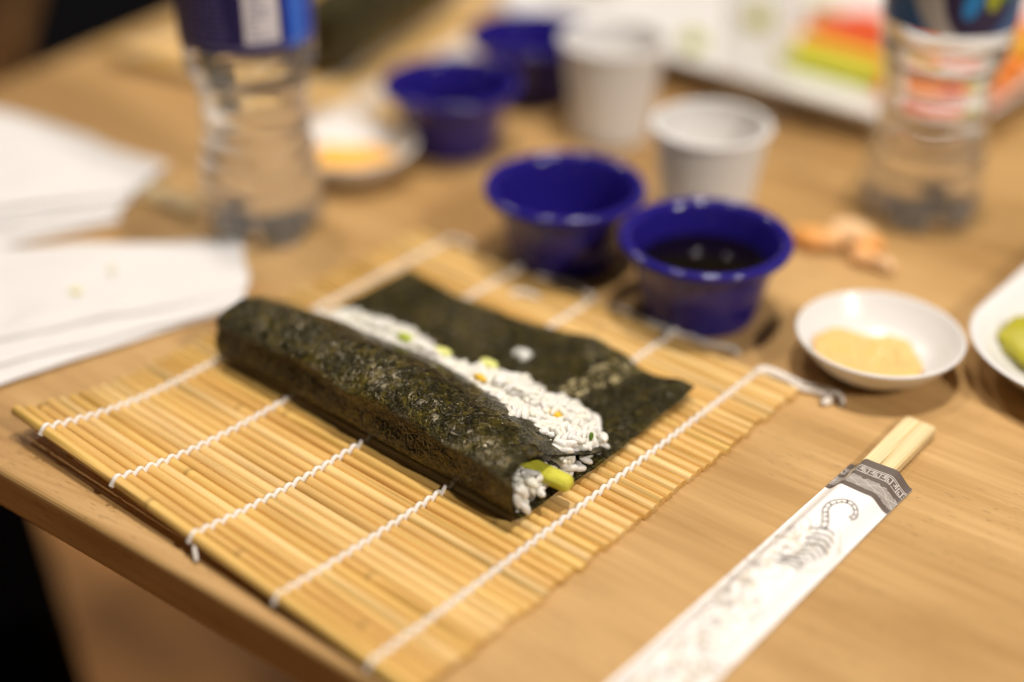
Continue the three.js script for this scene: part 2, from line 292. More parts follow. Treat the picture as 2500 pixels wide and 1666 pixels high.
// ---------------------------------------------------------------- rice
const grainGeo = (() => { const g = new THREE.SphereGeometry(1, 10, 7); const p = g.attributes.position; for (let i = 0; i < p.count; i++) { const y = p.getY(i); const b = 0.10 * (1 - y * y); p.setXYZ(i, p.getX(i) * (1 - 0.12 * y) + b, p.getY(i), p.getZ(i)); } g.computeVertexNormals(); return g; })();
const riceMat = mat({ color: [0.95, 0.94, 0.885], roughness: 0.30, specularIntensity: 0.7, transmission: 0.22, thickness: 0 });
const riceBack = [[0.036, -0.150], [0.045, -0.1535], [0.0585, -0.1575], [0.0832, -0.1610], [0.1009, -0.1570], [0.1195, -0.1540], [0.137, -0.1595], [0.1528, -0.1640], [0.1635, -0.1605], [0.1739, -0.1645], [0.1894, -0.1615], [0.1984, -0.1530], [0.206, -0.1455]];
const backAt = (x) => { let i = 0; while (i < riceBack.length - 2 && x > riceBack[i + 1][0]) i++; const a = riceBack[i], b = riceBack[i + 1]; return lerp(a[1], b[1], clamp((x - a[0]) / (b[0] - a[0]))); };
const riceTop = (x, z) => { const b = backAt(x), t = clamp((z - b) / 0.024); return NY + (0.0140 - 0.003 * sm(0.17, 0.206, x)) * Math.pow(sm(0, 1, t), 0.7) * (0.70 + 0.62 * fbm(x * 85, z * 85, 501, 2)) * (0.45 + 0.55 * sm(0.044, 0.080, x)) + 0.0005; };
{
  const f = rng(909), M = [], smear = new Set(), q = new THREE.Quaternion();
  const Y = V(0, 1, 0), dir = V(0, 0, 0), cell = 0.004, hash = new Map();
  const put = (x, y, z, s = 1, flat = 1) => {
    const a = rr(0, 6.283, f), t = rr(-0.6, 0.6, f); dir.set(Math.cos(a) * Math.cos(t), Math.sin(t), Math.sin(a) * Math.cos(t)); q.setFromUnitVectors(Y, dir);
    const L = 0.0032 * s * rr(0.86, 1.14, f), w = 0.00152 * s * rr(0.92, 1.10, f); M.push(new THREE.Matrix4().compose(V(x, y, z), q, V(w, L, w * flat)));
  };
  const free = (x, y, z, d) => {        // keeps the grains from running into each other
    const i = Math.floor(x / cell), j = Math.floor(y / cell), k = Math.floor(z / cell);
    for (let a = -1; a <= 1; a++) for (let b = -1; b <= 1; b++) for (let c = -1; c <= 1; c++) for (const p of hash.get(`${i + a},${j + b},${k + c}`) ?? []) if ((p[0] - x) ** 2 + ((p[1] - y) * 1.25) ** 2 + (p[2] - z) ** 2 < d * d) return false;
    const key = `${i},${j},${k}`; if (!hash.has(key)) hash.set(key, []); hash.get(key).push([x, y, z]); return true;
  };
  for (let pass = 0; pass < 3; pass++) for (let k = 0; k < 9000; k++) {
    const x = rr(0.0465, 0.2040, f), b = backAt(x) + 0.0022 * (vnoise(x * 210, 3.1, 511) - 0.4), z = rr(b + 0.0018, -0.120, f);
    let top = riceTop(x, z); if (z > -0.1405) top = Math.min(top, lerp(top, 0.0140 + (z + 0.1395) * 0.6, sm(-0.1405, -0.1380, z)));
    const y = Math.max(NY + 0.0012, top - pass * 0.0022 - f() * 0.0008); if (free(x, y, z, 0.00225)) put(x, y, z);
  }
  for (let k = 0; k < 300; k++) {        // inside the mouth of the roll
    const x = rr(0.188, 0.2045, f), s = f(), z = lerp(-0.092, -0.130, s), roof = lerp(0.0205, 0.0085, sm(0.1, 1, s));
    put(x, NY + 0.0012 + Math.max(0, roof - NY - 0.0042) * f(), z);
  }
  for (let k = 0; k < 70; k++) {         // thin smear of starch and broken grains
    const t = f(), x = lerp(0.1695, 0.1755, t) + rr(-0.006, 0.006, f), z = lerp(-0.166, -0.199, t) + rr(-0.002, 0.002, f); put(x, flatY(x, z) + 0.0001, z, rr(0.3, 0.6, f), 0.4); smear.add(M.length - 1);
  }
  const m = new THREE.InstancedMesh(grainGeo, riceMat, M.length); M.forEach((a, i) => { m.setMatrixAt(i, a); const w = rr(0.92, 1.03, f); m.setColorAt(i, smear.has(i) ? lin(0.62 * w, 0.52 * w, 0.28 * w) : lin(w, w * rr(0.97, 1.0, f), w * rr(0.90, 1.0, f))); });
  m.name = 'rice'; scene.add(m); tag(m, 'strip of cooked white rice spread on the seaweed sheet beside its roll', 'rice', null, 'stuff');
  const stray = (label, x, y, z, ax, ay, az, s = 1) => { const o = solo('rice_grain', grainGeo, riceMat, label, 'rice grain', 'loose grains of rice'); o.position.set(x, y, z); o.rotation.set(ax, ay, az); o.scale.set(0.0016 * s, 0.0034 * s, 0.0016 * s); };
  const lonely = 'single grain of a small rice clump stuck on the flat seaweed';
  stray(lonely, 0.1325, 0.0063, -0.1775, 1.2, 0.3, 0.4); stray(lonely, 0.1352, 0.0063, -0.1793, 0.6, 0.2, 0.9); stray(lonely, 0.1368, 0.0064, -0.1768, 1.4, 0.9, 0.2); stray(lonely, 0.1342, 0.0075, -0.1772, 1.0, 0.1, 1.4);
  stray('long rice grain hanging over the flap at the open end of the roll', 0.2048, 0.0120, -0.1448, 0.9, -0.3, -0.75, 1.25);
  const mouth = 'rice grain showing in the open mouth of the seaweed roll';
  stray(mouth, 0.2040, 0.0105, -0.0925, 0.25, 0.2, 0.1, 1.35); stray(mouth, 0.2062, 0.0072, -0.0945, 0.35, 0.3, 0.2, 1.2); stray(mouth, 0.2052, 0.0140, -0.0950, 0.3, 0, 0.2, 1.1); stray(mouth, 0.2080, 0.0110, -0.1015, 1.4, 0.2, -1.2, 1.0);
  stray(mouth, 0.2050, 0.0095, -0.1230, 1.2, 0.2, 0.8, 1.1); stray(mouth, 0.2062, 0.0072, -0.1275, 0.9, 0.6, 0.4, 1.1); stray(mouth, 0.2058, 0.0080, -0.1325, 0.4, 0.4, 0.9, 0.9); stray(mouth, 0.2030, 0.0145, -0.1110, 1.3, 0.1, 0.7, 1.2);
}
// fillings
{
  const cuc = mat({ color: [0.68, 0.67, 0.07], map: fibreTex[0], bumpMap: fibreBump, bumpScale: 0.0003, roughness: 0.32, specularIntensity: 0.6 });
  const g = new RoundedBoxGeometry(0.046, 0.0070, 0.0078, 5, 0.0026); const p = g.attributes.position;
  for (let i = 0; i < p.count; i++) { const x = p.getX(i), t = sm(0.004, 0.023, x); p.setXYZ(i, x, p.getY(i) * (1 - 0.22 * t) + 0.0002 * Math.sin(x * 400), p.getZ(i) * (1 - 0.12 * t)); } g.computeVertexNormals();
  const o = solo('cucumber_stick', g, cuc, 'pale green cucumber stick poking out of the seaweed roll', 'cucumber'); o.position.set(0.1925, 0.0140, -0.1085); o.rotation.set(0.25, 0.10, -0.10);
  const lump = (name, label, cat2, col, x, y, z, s, seed, grp) => { const q = new THREE.IcosahedronGeometry(1, 6), a = q.attributes.position; for (let i = 0; i < a.count; i++) { const v = V(a.getX(i), a.getY(i), a.getZ(i)), k = 0.75 + 0.5 * fbm(v.x * 1.7 + 9, v.y * 1.7 + v.z * 1.3 + 9, seed, 3) + 0.22 * (fbm(v.x * 5 + v.y * 3 + 20, v.z * 5 - v.y * 2 + 20, seed + 50, 2) - 0.5); a.setXYZ(i, v.x * s[0] * k, v.y * s[1] * k, v.z * s[2] * k); } const w = mergeVertices(q.deleteAttribute('normal') && q); w.computeVertexNormals(); const o2 = solo(name, w, mat({ color: col, roughness: 0.4 }), label, cat2, grp); o2.position.set(x, y, z); return o2; };
  globalThis.lump = lump;
  const yel = [0.80, 0.50, 0.02], gr = [0.42, 0.50, 0.03], lg = [0.70, 0.72, 0.22];
  lump('egg_crumb', 'yellow egg crumb in the rice against the middle of the roll', 'egg', yel, 0.1445, 0.0176, -0.1385, [0.0036, 0.0016, 0.0016], 3);
  lump('egg_crumb', 'larger yellow egg crumb in the rice near the open end of the roll', 'egg', yel, 0.1835, 0.0160, -0.1395, [0.0040, 0.0020, 0.0020], 4);
  lump('avocado_piece', 'green avocado piece in the rice at the closed end of the roll', 'avocado', gr, 0.0985, 0.0182, -0.1405, [0.0040, 0.0018, 0.0024], 5);
  lump('avocado_piece', 'pale avocado piece lying at the back edge of the rice', 'avocado', lg, 0.1365, 0.0145, -0.1525, [0.0044, 0.0018, 0.0030], 6);
  lump('avocado_piece', 'small pale avocado piece sunk in the middle of the rice', 'avocado', lg, 0.1180, 0.0172, -0.1440, [0.0040, 0.0012, 0.0026], 9);
  lump('green_sprout', 'tiny dark green sprout tip standing on the flap edge', 'sprout', [0.10, 0.20, 0.01], 0.2035, 0.0150, -0.1385, [0.0009, 0.0020, 0.0010], 7);
}

// ---------------------------------------------------------------- blue ramekins
const cobalt = mat({ color: [0.017, 0.011, 0.175], roughness: 0.14, clearcoat: 0.35, clearcoatRoughness: 0.06, specularIntensity: 0.6 });
const ramGeo = lathe([[0, 0.0012], [0.0225, 0.0012], [0.0238, 0], [0.0252, 0.0006], [0.0262, 0.0028], [0.0275, 0.008], [0.0298, 0.018], [0.0325, 0.029], [0.0340, 0.0335], [0.0362, 0.0346], [0.0385, 0.0358], [0.0396, 0.0378], [0.0392, 0.0398], [0.0376, 0.0408], [0.0356, 0.0405], [0.0340, 0.0390], [0.0328, 0.0360], [0.0303, 0.0270], [0.0277, 0.0165], [0.0255, 0.0085], [0.0232, 0.0055], [0.0190, 0.0045], [0, 0.0042]], 96, 130).scale(1.018, 1.01, 1.018);
const ram = (label, x, z) => solo('ramekin', ramGeo, cobalt, label, 'ramekin', 'cobalt blue ramekins', [x, 0, z]);
ram('cobalt blue ramekin of soy sauce beside the mat\'s string loops', 0.1668, -0.2695);
ram('empty cobalt blue ramekin touching the one of soy sauce', 0.0838, -0.2690);
ram('cobalt blue ramekin of dark sauce between the yellow sauce dish and the tall paper cup', -0.0515, -0.3330);
ram('cobalt blue ramekin half hidden behind the tall white paper cup', -0.0695, -0.4250);
{
  const soy = mat({ color: [0.0035, 0.0018, 0.0008], roughness: 0.02, specularIntensity: 1 });
  const pool = (r) => lathe([[0, -0.001], [r - 0.0006, -0.001], [r - 0.0004, 0.0], [r - 0.0012, 0], [r * 0.9, 0], [r * 0.5, 0], [0, 0]], 64);
  solo('soy_sauce', pool(0.0301), soy, 'black soy sauce in the ramekin beside the string loops', 'soy sauce', 'pools of dark sauce in ramekins', [0.1668, 0.0262, -0.2695]);
  solo('soy_sauce', pool(0.0284), soy, 'dark sauce in the ramekin behind the yellow sauce dish', 'soy sauce', 'pools of dark sauce in ramekins', [-0.0515, 0.0195, -0.3330]);
}

// ---------------------------------------------------------------- paper cups
const paper = mat({ color: [0.88, 0.87, 0.85], roughness: 0.9, transmission: 0.35, thickness: 0 });
function cup(label, x, z, rb, rt, h) {
  const t = thing('paper_cup', label, 'paper cup', [x, 0, z], 0, 'white paper cups');
  part('wall', lathe([[0, 0.003], [rb - 0.0012, 0.003], [rb - 0.0008, 0], [rb, 0], [rt - 0.001, h - 0.003], [rt - 0.0016, h - 0.003], [rb - 0.0006, 0.0036], [0, 0.0036]], 72), paper, t);
  part('rim', new THREE.TorusGeometry(rt - 0.0004, 0.0016, 10, 72).rotateX(Math.PI / 2).translate(0, h - 0.0022, 0), paper, t);
}
cup('short empty white paper cup behind the soy sauce ramekin', 0.1130, -0.3520, 0.0225, 0.0302, 0.0555);
cup('tall white paper cup behind the empty blue ramekin', 0.0070, -0.4085, 0.0225, 0.0305, 0.0605);

// ---------------------------------------------------------------- white sauce dishes
const china = mat({ color: [0.76, 0.745, 0.72], roughness: 0.28, specularIntensity: 0.7 });
const dishGeo = lathe([[0, 0.0008], [0.0140, 0.0008], [0.0150, 0], [0.0168, 0.0003], [0.0215, 0.0025], [0.0280, 0.0075], [0.0332, 0.0135], [0.0358, 0.0168], [0.0366, 0.0180], [0.0363, 0.0189], [0.0354, 0.0190], [0.0340, 0.0174], [0.0310, 0.0135], [0.0258, 0.0080], [0.0200, 0.0045], [0.0140, 0.0030], [0, 0.0026]], 96, 110);
const dish = (label, x, z) => solo('sauce_dish', dishGeo, china, label, 'dish', 'white sauce dishes', [x, 0, z]);
dish('small white dish of pale yellow sauce beside the chopsticks', 0.2540, -0.2790);
dish('small white dish of orange sauce behind the water bottle', -0.0690, -0.2690);
dish('white dish at the far side beyond the blue ramekins', -0.1750, -0.5950);
function sauce(label, x, z, col, r, seed, lean) {
  const bowl = (q) => 0.0026 + 0.0150 * Math.pow(clamp(q / 0.0345), 2.3);       // inner wall of the dish
  const g = grid(64, 40, (u, v) => {
    const a = u * Math.PI * 2, edge = r * (0.86 + 0.34 * fbm(2 + Math.cos(a) * 1.4, 2 + Math.sin(a) * 1.4, seed, 3)) * (1 + lean[2] * Math.max(0, Math.cos(a - lean[3])));
    const q = v * edge, X = lean[0] + Math.cos(a) * q, Z = lean[1] + Math.sin(a) * q, R = Math.hypot(X, Z);
    const thick = 0.0042 * Math.pow(1 - Math.pow(v, 3.5), 0.6) * (0.25 + 1.5 * fbm(X * 150 + 7, Z * 150 + 7, seed + 5, 3));
    return [X, v > 0.999 ? bowl(R) - 0.0002 : bowl(R) + 0.0002 + thick, Z];
  });
  const nrm = g; nrm.computeVertexNormals();
  solo('sauce', g, mat({ color: col, roughness: 0.28, specularIntensity: 0.7 }), label, 'sauce', 'sauce in white dishes', [x, 0, z]);
}
sauce('pale yellow mayonnaise sauce in the dish beside the chopsticks', 0.2540, -0.2790, [0.80, 0.50, 0.185], 0.0205, 61, [0.001, 0.003, 0.30, 2.6]);
sauce('orange yellow sauce in the dish behind the water bottle', -0.0690, -0.2690, [0.86, 0.44, 0.05], 0.0245, 67, [0.002, 0.003, 0.25, 0.6]);

// ---------------------------------------------------------------- rounded rectangular plates
function rrect(w, d, r, y, n = 12) { const o = []; for (const [cx, cz, a0] of [[w / 2 - r, d / 2 - r, 0], [-(w / 2 - r), d / 2 - r, 1], [-(w / 2 - r), -(d / 2 - r), 2], [w / 2 - r, -(d / 2 - r), 3]]) for (let i = 0; i <= n; i++) { const a = (a0 + i / n) * Math.PI / 2; o.push([cx + Math.cos(a) * r, y, cz + Math.sin(a) * r]); } return o; }
function plateGeo(w, d, r, h) {
  const R = (inset, y) => rrect(w - 2 * inset, d - 2 * inset, Math.max(0.004, r - inset), y);
  const c = (y) => R(0, 0).map(() => [0, y, 0]);
  const rings = [c(0.0012), R(0.030, 0.0012), R(0.0275, 0), R(0.0255, 0.0004), R(0.0200, 0.0035), R(0.0110, h * 0.48), R(0.0035, h * 0.86), R(0.0006, h * 0.955), R(0.0, h * 0.985), R(0.0010, h), R(0.0030, h * 0.985), R(0.0080, h * 0.80), R(0.0160, h * 0.42), R(0.0230, 0.0052), R(0.0290, 0.0040), c(0.0038)];
  return skin(rings.reverse());
}
const PLATE = [0.354, -0.384];
solo('side_plate', plateGeo(0.155, 0.21, 0.052, 0.019), china, 'white rounded plate of green wasabi next to the yellow sauce dish', 'plate', null, [PLATE[0], 0, PLATE[1]]);
lump('wasabi', 'lump of yellow green wasabi on the white rounded plate', 'wasabi', [0.45, 0.41, 0.02], 0.3130, 0.0105, -0.3310, [0.0220, 0.0105, 0.0190], 8);
const TRAY = [0.000, -0.622];
solo('serving_tray', plateGeo(0.37, 0.27, 0.060, 0.022), china, 'large white tray of cut vegetables and crab sticks at the back', 'tray', null, [TRAY[0], 0, TRAY[1]]);
{
  const stick = (name, label, category, col, x, y, z, L, w, turn, grp, tilt = 0) => { const g = new RoundedBoxGeometry(L, w, w, 4, w * 0.33); const p = g.attributes.position; const sd = Math.floor(x * 5000 + z * 3000) & 1023; for (let i = 0; i < p.count; i++) { const q = 1 + 0.16 * (vnoise(p.getX(i) * 90 + 50, p.getY(i) * 200 + 9, sd) - 0.5); p.setXYZ(i, p.getX(i), p.getY(i) * q, p.getZ(i) * q); } g.computeVertexNormals(); const o = solo(name, g, mat({ color: col, roughness: 0.45 }), label, category, grp, [x, y, z], turn); o.rotation.z = tilt; };
  const red = [0.80, 0.13, 0.035], org = [0.82, 0.26, 0.03], ylw = [0.72, 0.56, 0.04], grn = [0.55, 0.58, 0.05];
  const crab = 'red crab stick in the pile on the white tray', carrot = 'orange carrot stick in the pile on the white tray', pick = 'yellow pickled radish stick on the white tray', cu = 'yellow green cucumber stick in the row along the white tray';
  for (let i = 0; i < 4; i++) stick('crab_stick', crab, 'crab stick', red, 0.062 + 0.006 * i, 0.0115 + 0.009 * (i % 2), -0.602 - 0.011 * i, 0.085, 0.0115, 0.05 * (i - 1), 'crab sticks on the tray');
  for (let i = 0; i < 3; i++) stick('cucumber_baton', cu, 'cucumber', i === 1 ? ylw : grn, 0.072 + 0.004 * i, 0.0105 + 0.008 * (i % 2), -0.561 - 0.010 * i, 0.085, 0.0105, -0.03 * i, 'cucumber sticks on the tray');
  for (let i = 0; i < 3; i++) stick('crab_stick', crab, 'crab stick', red, 0.138 - 0.002 * i, 0.0115 + 0.008 * (i % 2), -0.556 - 0.011 * i, 0.065, 0.0110, 0.15 + 0.1 * i, 'crab sticks on the tray');
  for (let i = 0; i < 4; i++) stick('carrot_stick', carrot, 'carrot', org, 0.140, 0.0120 + 0.007 * (i % 2), -0.596 - 0.012 * i, 0.060, 0.0110, -0.1 + 0.07 * i, 'carrot sticks on the tray');
  for (let i = 0; i < 3; i++) stick('radish_stick', pick, 'radish', ylw, 0.128, 0.0115 + 0.007 * (i % 2), -0.655 - 0.012 * i, 0.070, 0.0110, 0.04 * i, 'radish sticks on the tray');
  for (let i = 0; i < 3; i++) stick('carrot_stick', carrot, 'carrot', red, 0.120, 0.0120, -0.698 - 0.012 * i, 0.070, 0.0110, 0.04 * i, 'carrot sticks on the tray');
  const grs = 'green avocado lump on the empty white part of the tray';
  lump('avocado_lump', grs, 'avocado', [0.45, 0.46, 0.03], -0.030, 0.0110, -0.548, [0.0085, 0.006, 0.0065], 21, 'avocado lumps on the tray');
  lump('avocado_lump', grs, 'avocado', [0.45, 0.46, 0.03], -0.022, 0.0110, -0.615, [0.011, 0.007, 0.009], 22, 'avocado lumps on the tray');
  lump('avocado_lump', grs, 'avocado', [0.40, 0.36, 0.05], 0.010, 0.0110, -0.650, [0.012, 0.008, 0.009], 23, 'avocado lumps on the tray');
  const bits = [[0.1725, 0.0060, -0.3590, 0.0110, 0.0060], [0.1795, 0.0055, -0.3640, 0.0105, 0.0055], [0.1885, 0.0075, -0.3750, 0.0135, 0.0075], [0.1985, 0.0060, -0.3720, 0.0100, 0.0060], [0.2015, 0.0050, -0.3610, 0.0085, 0.0050], [0.2140, 0.0045, -0.3610, 0.0065, 0.0045]];
  bits.forEach(([x, y, z, s, h], i) => lump('carrot_scrap', 'orange scrap in the little heap on the table between ramekin and bottle', 'food scrap', [[0.84, 0.38, 0.09], [0.82, 0.45, 0.18], [0.80, 0.52, 0.27]][i % 3], x, y, z, [s * 0.86, h * 0.8, s * 0.6], 31 + i, 'orange scraps on the table'));
}

// ---------------------------------------------------------------- water bottles
const pet = mat({ color: [0.97, 0.97, 0.97], roughness: 0.06, transmission: 0.93, thickness: 0, ior: 1.45, specularIntensity: 1 });   // faintly cloudy clear plastic
const waterM = mat({ color: [1, 1, 1], roughness: 0.0, transmission: 1, thickness: 0.05, ior: 1.33, attenuationColor: lin(0.93, 0.97, 0.98), attenuationDistance: 0.6 });
const wave = (y, y0, y1, n, a) => (y > y0 && y < y1) ? -a * Math.pow(Math.sin(Math.PI * n * (y - y0) / (y1 - y0)), 2) : 0;
function bottleProfile(off) {
  const key = [[0.0, 0.0275], [0.004, 0.0300], [0.012, 0.0316], [0.024, 0.0315], [0.036, 0.0306], [0.050, 0.0290], [0.062, 0.0275], [0.071, 0.0270], [0.080, 0.0283], [0.090, 0.0312], [0.098, 0.0325], [0.106, 0.0326], [0.150, 0.0326], [0.160, 0.0318], [0.178, 0.0255], [0.194, 0.0160], [0.204, 0.0132], [0.214, 0.0130]];
  const pts = [[0.0005, 0.0052 + off], [0.010, 0.0042 + off], [0.019, 0.0012 + off], [0.024, 0.0 + off]];
  const c = new THREE.SplineCurve(key.map((k) => new THREE.Vector2(k[1], k[0])));
  for (let i = 0; i <= 150; i++) { const q = c.getPoint(i / 150); pts.push([Math.max(0.004, q.x - off + wave(q.y, 0.016, 0.090, 7, 0.0011)), Math.max(q.y, i ? 0.0006 : 0.0003) + (i < 3 ? off : 0)]); }
  return pts;
}
function labelTex(kind) {
  const cv = document.createElement('canvas'); cv.width = 1024; cv.height = 320; const c = cv.getContext('2d'), f = rng(kind === 'navy' ? 12 : 34);
  if (kind === 'navy') {
    c.fillStyle = '#1c1a56'; c.fillRect(0, 0, 1024, 320);
    c.fillStyle = '#0d3fb4'; c.fillRect(590, 0, 110, 320); c.fillStyle = '#2f6fd8'; c.fillRect(610, 0, 40, 320);
    c.fillStyle = '#d9d6dc'; c.fillRect(492, 0, 84, 292);
    c.fillStyle = '#6d6a9c'; for (let r = 0; r < 20; r++) { let x = 270; while (x < 440) { const w = 6 + f() * 20; c.fillRect(x, 14 + r * 14, w, 5); x += w + 6; } }
    c.fillStyle = '#3a3874'; c.fillRect(200, 0, 40, 320); c.fillStyle = '#7c7aa4'; c.fillRect(0, 300, 1024, 6);
    c.fillStyle = '#55527f'; for (let r = 0; r < 18; r++) c.fillRect(500 + (f() * 10), 20 + r * 15, 66 * f(), 4);
  } else {
    const g = c.createLinearGradient(0, 0, 0, 320); g.addColorStop(0, '#2a6f8c'); g.addColorStop(1, '#1d4f86'); c.fillStyle = g; c.fillRect(0, 0, 1024, 320);
    c.fillStyle = '#1b2450'; c.beginPath(); c.ellipse(395, 210, 60, 130, 0.5, 0, 7); c.fill(); c.fillStyle = '#4b3a4a'; c.beginPath(); c.ellipse(400, 250, 34, 60, 0.3, 0, 7); c.fill();
    c.fillStyle = '#a9a39c'; c.beginPath(); c.ellipse(560, 190, 70, 170, -0.35, 0, 7); c.fill();
    c.fillStyle = '#1d1440'; c.beginPath(); c.ellipse(660, 160, 92, 175, 0.05, 0, 7); c.fill();
    c.fillStyle = '#0d78b8'; c.beginPath(); c.ellipse(640, 220, 22, 52, 0.2, 0, 7); c.fill(); c.fillStyle = '#98a01c'; c.beginPath(); c.ellipse(690, 205, 20, 46, 0, 0, 7); c.fill(); c.fillStyle = '#3f8a3a'; c.beginPath(); c.ellipse(722, 190, 14, 36, 0, 0, 7); c.fill();
    c.fillStyle = '#d8cfd6'; for (const x of [622, 656, 690, 720]) { c.fillRect(x, 80, 14, 70); c.fillRect(x, 138, 22, 12); }
  }
  const t = new THREE.CanvasTexture(cv); t.colorSpace = THREE.SRGBColorSpace; t.wrapS = THREE.RepeatWrapping; return t;
}
function bottle(label, x, z, turn, kind, ly) {
  const t = thing('water_bottle', label, 'bottle', [x, 0, z], turn, 'clear water bottles');
  const pr = bottleProfile(0);
  const petal = (g) => { const p = g.attributes.position; for (let i = 0; i < p.count; i++) { const x = p.getX(i), y = p.getY(i), z = p.getZ(i), r = Math.hypot(x, z); if (y > 0.030) continue; const a = Math.atan2(z, x), k = Math.pow(0.5 + 0.5 * Math.cos(5 * a), 3) * (1 - sm(0.004, 0.030, y)) * sm(0.006, 0.024, r); p.setXYZ(i, x * (1 - 0.05 * k), y + 0.0085 * k * (1 - sm(0.0, 0.03, y)), z * (1 - 0.05 * k)); } g.computeVertexNormals(); return g; };
  part('shell', petal(lathe(pr, 120)), pet, t);
  const w = bottleProfile(0.0008).filter((p) => p[1] < 0.172); w.push([w[w.length - 1][0] * 0.96, 0.1725], [0, 0.1725]); w[0][0] = 0;
  part('water', petal(lathe(w, 120)), waterM, t);
  const lt = labelTex(kind);
  const g = new THREE.CylinderGeometry(0.0331, 0.0331, 0.056, 72, 1, true); g.translate(0, ly + 0.028, 0); const g2 = new THREE.CylinderGeometry(0.0329, 0.0329, 0.056, 72, 1, true); g2.translate(0, ly + 0.028, 0);
  part('label', mergeGeometries([g, g2]), mat({ color: [1, 1, 1], map: lt, roughness: 0.35 }), t);
  part('cap', lathe([[0, 0.2245], [0.0142, 0.2245], [0.0150, 0.2235], [0.0150, 0.2110], [0.0138, 0.2110], [0.0138, 0.2225], [0, 0.2225]], 40), mat({ color: [0.02, 0.06, 0.35], roughness: 0.4 }), t);
  return t;
}
bottle('clear water bottle with a navy label standing behind the napkins', -0.0555, -0.1930, -2.16, 'navy', 0.1065);
bottle('clear water bottle with a teal and purple label in front of the serving tray', 0.1950, -0.4335, -3.21, 'teal', 0.1090);

// clear plastic cup in front of the tray
{
  const t = solo('clear_cup', lathe([[0, 0.0008], [0.017, 0.0008], [0.0178, 0.0], [0.0186, 0.001], [0.0225, 0.098], [0.0232, 0.0985]], 64), pet, 'empty clear plastic cup in front of the white serving tray', 'plastic cup', null, [0.0600, 0, -0.4790]);
}

// ---------------------------------------------------------------- paper napkins
const tissue = mat({ color: [0.72, 0.70, 0.68], roughness: 0.95, bumpMap: dataTex(256, 256, (i, j) => { const x = i / 256, y = j / 256, h = 0.6 * fbm(x * 40, y * 40, 601, 2, 40, 40) + 0.4 * fbm(x * 9, y * 9, 603, 2, 9, 9); return [h, h, h]; }), bumpScale: 0.0006 });
function napkinLayer(c, y0, T, seed, wob) {
  // c: four corners [x,z] (far right, near right, near left, far left); a soft slab with rolled edges
  const top = (u, v, sgn) => {
    const e = (t, p) => Math.pow(1 - Math.pow(Math.abs(2 * t - 1), p), 0.5), k = e(u, 40) * e(v, 16);
    const a = [lerp(c[0][0], c[3][0], u), lerp(c[0][1], c[3][1], u)], b = [lerp(c[1][0], c[2][0], u), lerp(c[1][1], c[2][1], u)];
    let x = lerp(a[0], b[0], v), z = lerp(a[1], b[1], v); x += 0.010 * (fbm(v * 3 + 3, 5, seed + 9, 2) - 0.5) + 0.002 * (fbm(u * 6, v * 6, seed + 8, 2) - 0.5); z += 0.010 * (fbm(u * 4 + 3, 9, seed + 7, 2) - 0.5);
    const w = wob * (fbm(u * 3.5 + 1, v * 3 + 1, seed, 3) - 0.35);
    const tp = 0.58 + 0.42 * sm(0, 0.75, u);
    return [x, 0.0003 + tp * (y0 + (sgn > 0 ? T / 2 + k * T / 2 + Math.max(0, w) * k : T / 2 - k * T / 2)), z];
  };
  const g1 = grid(60, 40, (u, v) => top(u, v, 1), (u, v) => [u * 3, v * 2]), g2 = grid(60, 40, (u, v) => top(u, v, -1));
  return mergeGeometries([g1, g2]);
}
{
  const n1 = thing('paper_napkin', 'folded white paper napkin at the mat\'s corner by the closed end of the roll', 'napkin', [0, 0, 0], 0, 'folded paper napkins');
  part('napkin_layer', napkinLayer([[-0.052, -0.168], [0.004, -0.126], [-0.026, 0.004], [-0.150, -0.050]], 0.0003, 0.0030, 1, 0.002), tissue, n1);
  part('napkin_layer', napkinLayer([[-0.050, -0.167], [0.002, -0.130], [-0.044, 0.000], [-0.152, -0.052]], 0.0034, 0.0026, 2, 0.003), tissue, n1);
  part('napkin_layer', napkinLayer([[-0.049, -0.166], [-0.001, -0.134], [-0.056, -0.006], [-0.154, -0.054]], 0.0062, 0.0026, 3, 0.006), tissue, n1);
  for (const [x, z, s, k] of [[-0.0605, -0.1010, 0.0022, 1], [-0.0555, -0.0770, 0.0032, 2]]) lump('napkin_crumb', 'yellow green crumb lying on the folded napkin by the roll', 'crumb', [0.72, 0.68, 0.28], x, 0.0112, z, [s, 0.0005, s * 0.7], 80 + k, 'crumbs on the napkin');
  const n2 = thing('paper_napkin', 'thick stack of white paper napkins at the table end, behind the folded napkin', 'napkin', [0, 0, 0], 0, 'folded paper napkins');
  part('napkin_layer', napkinLayer([[-0.150, -0.186], [-0.118, -0.146], [-0.150, -0.052], [-0.30, -0.150]], 0.0003, 0.0050, 11, 0.001), tissue, n2);
  part('napkin_layer', napkinLayer([[-0.152, -0.187], [-0.122, -0.150], [-0.160, -0.062], [-0.30, -0.155]], 0.0056, 0.0045, 12, 0.001), tissue, n2);
  part('napkin_layer', napkinLayer([[-0.142, -0.196], [-0.130, -0.160], [-0.170, -0.070], [-0.30, -0.168]], 0.0106, 0.0036, 13, 0.006), tissue, n2);
}

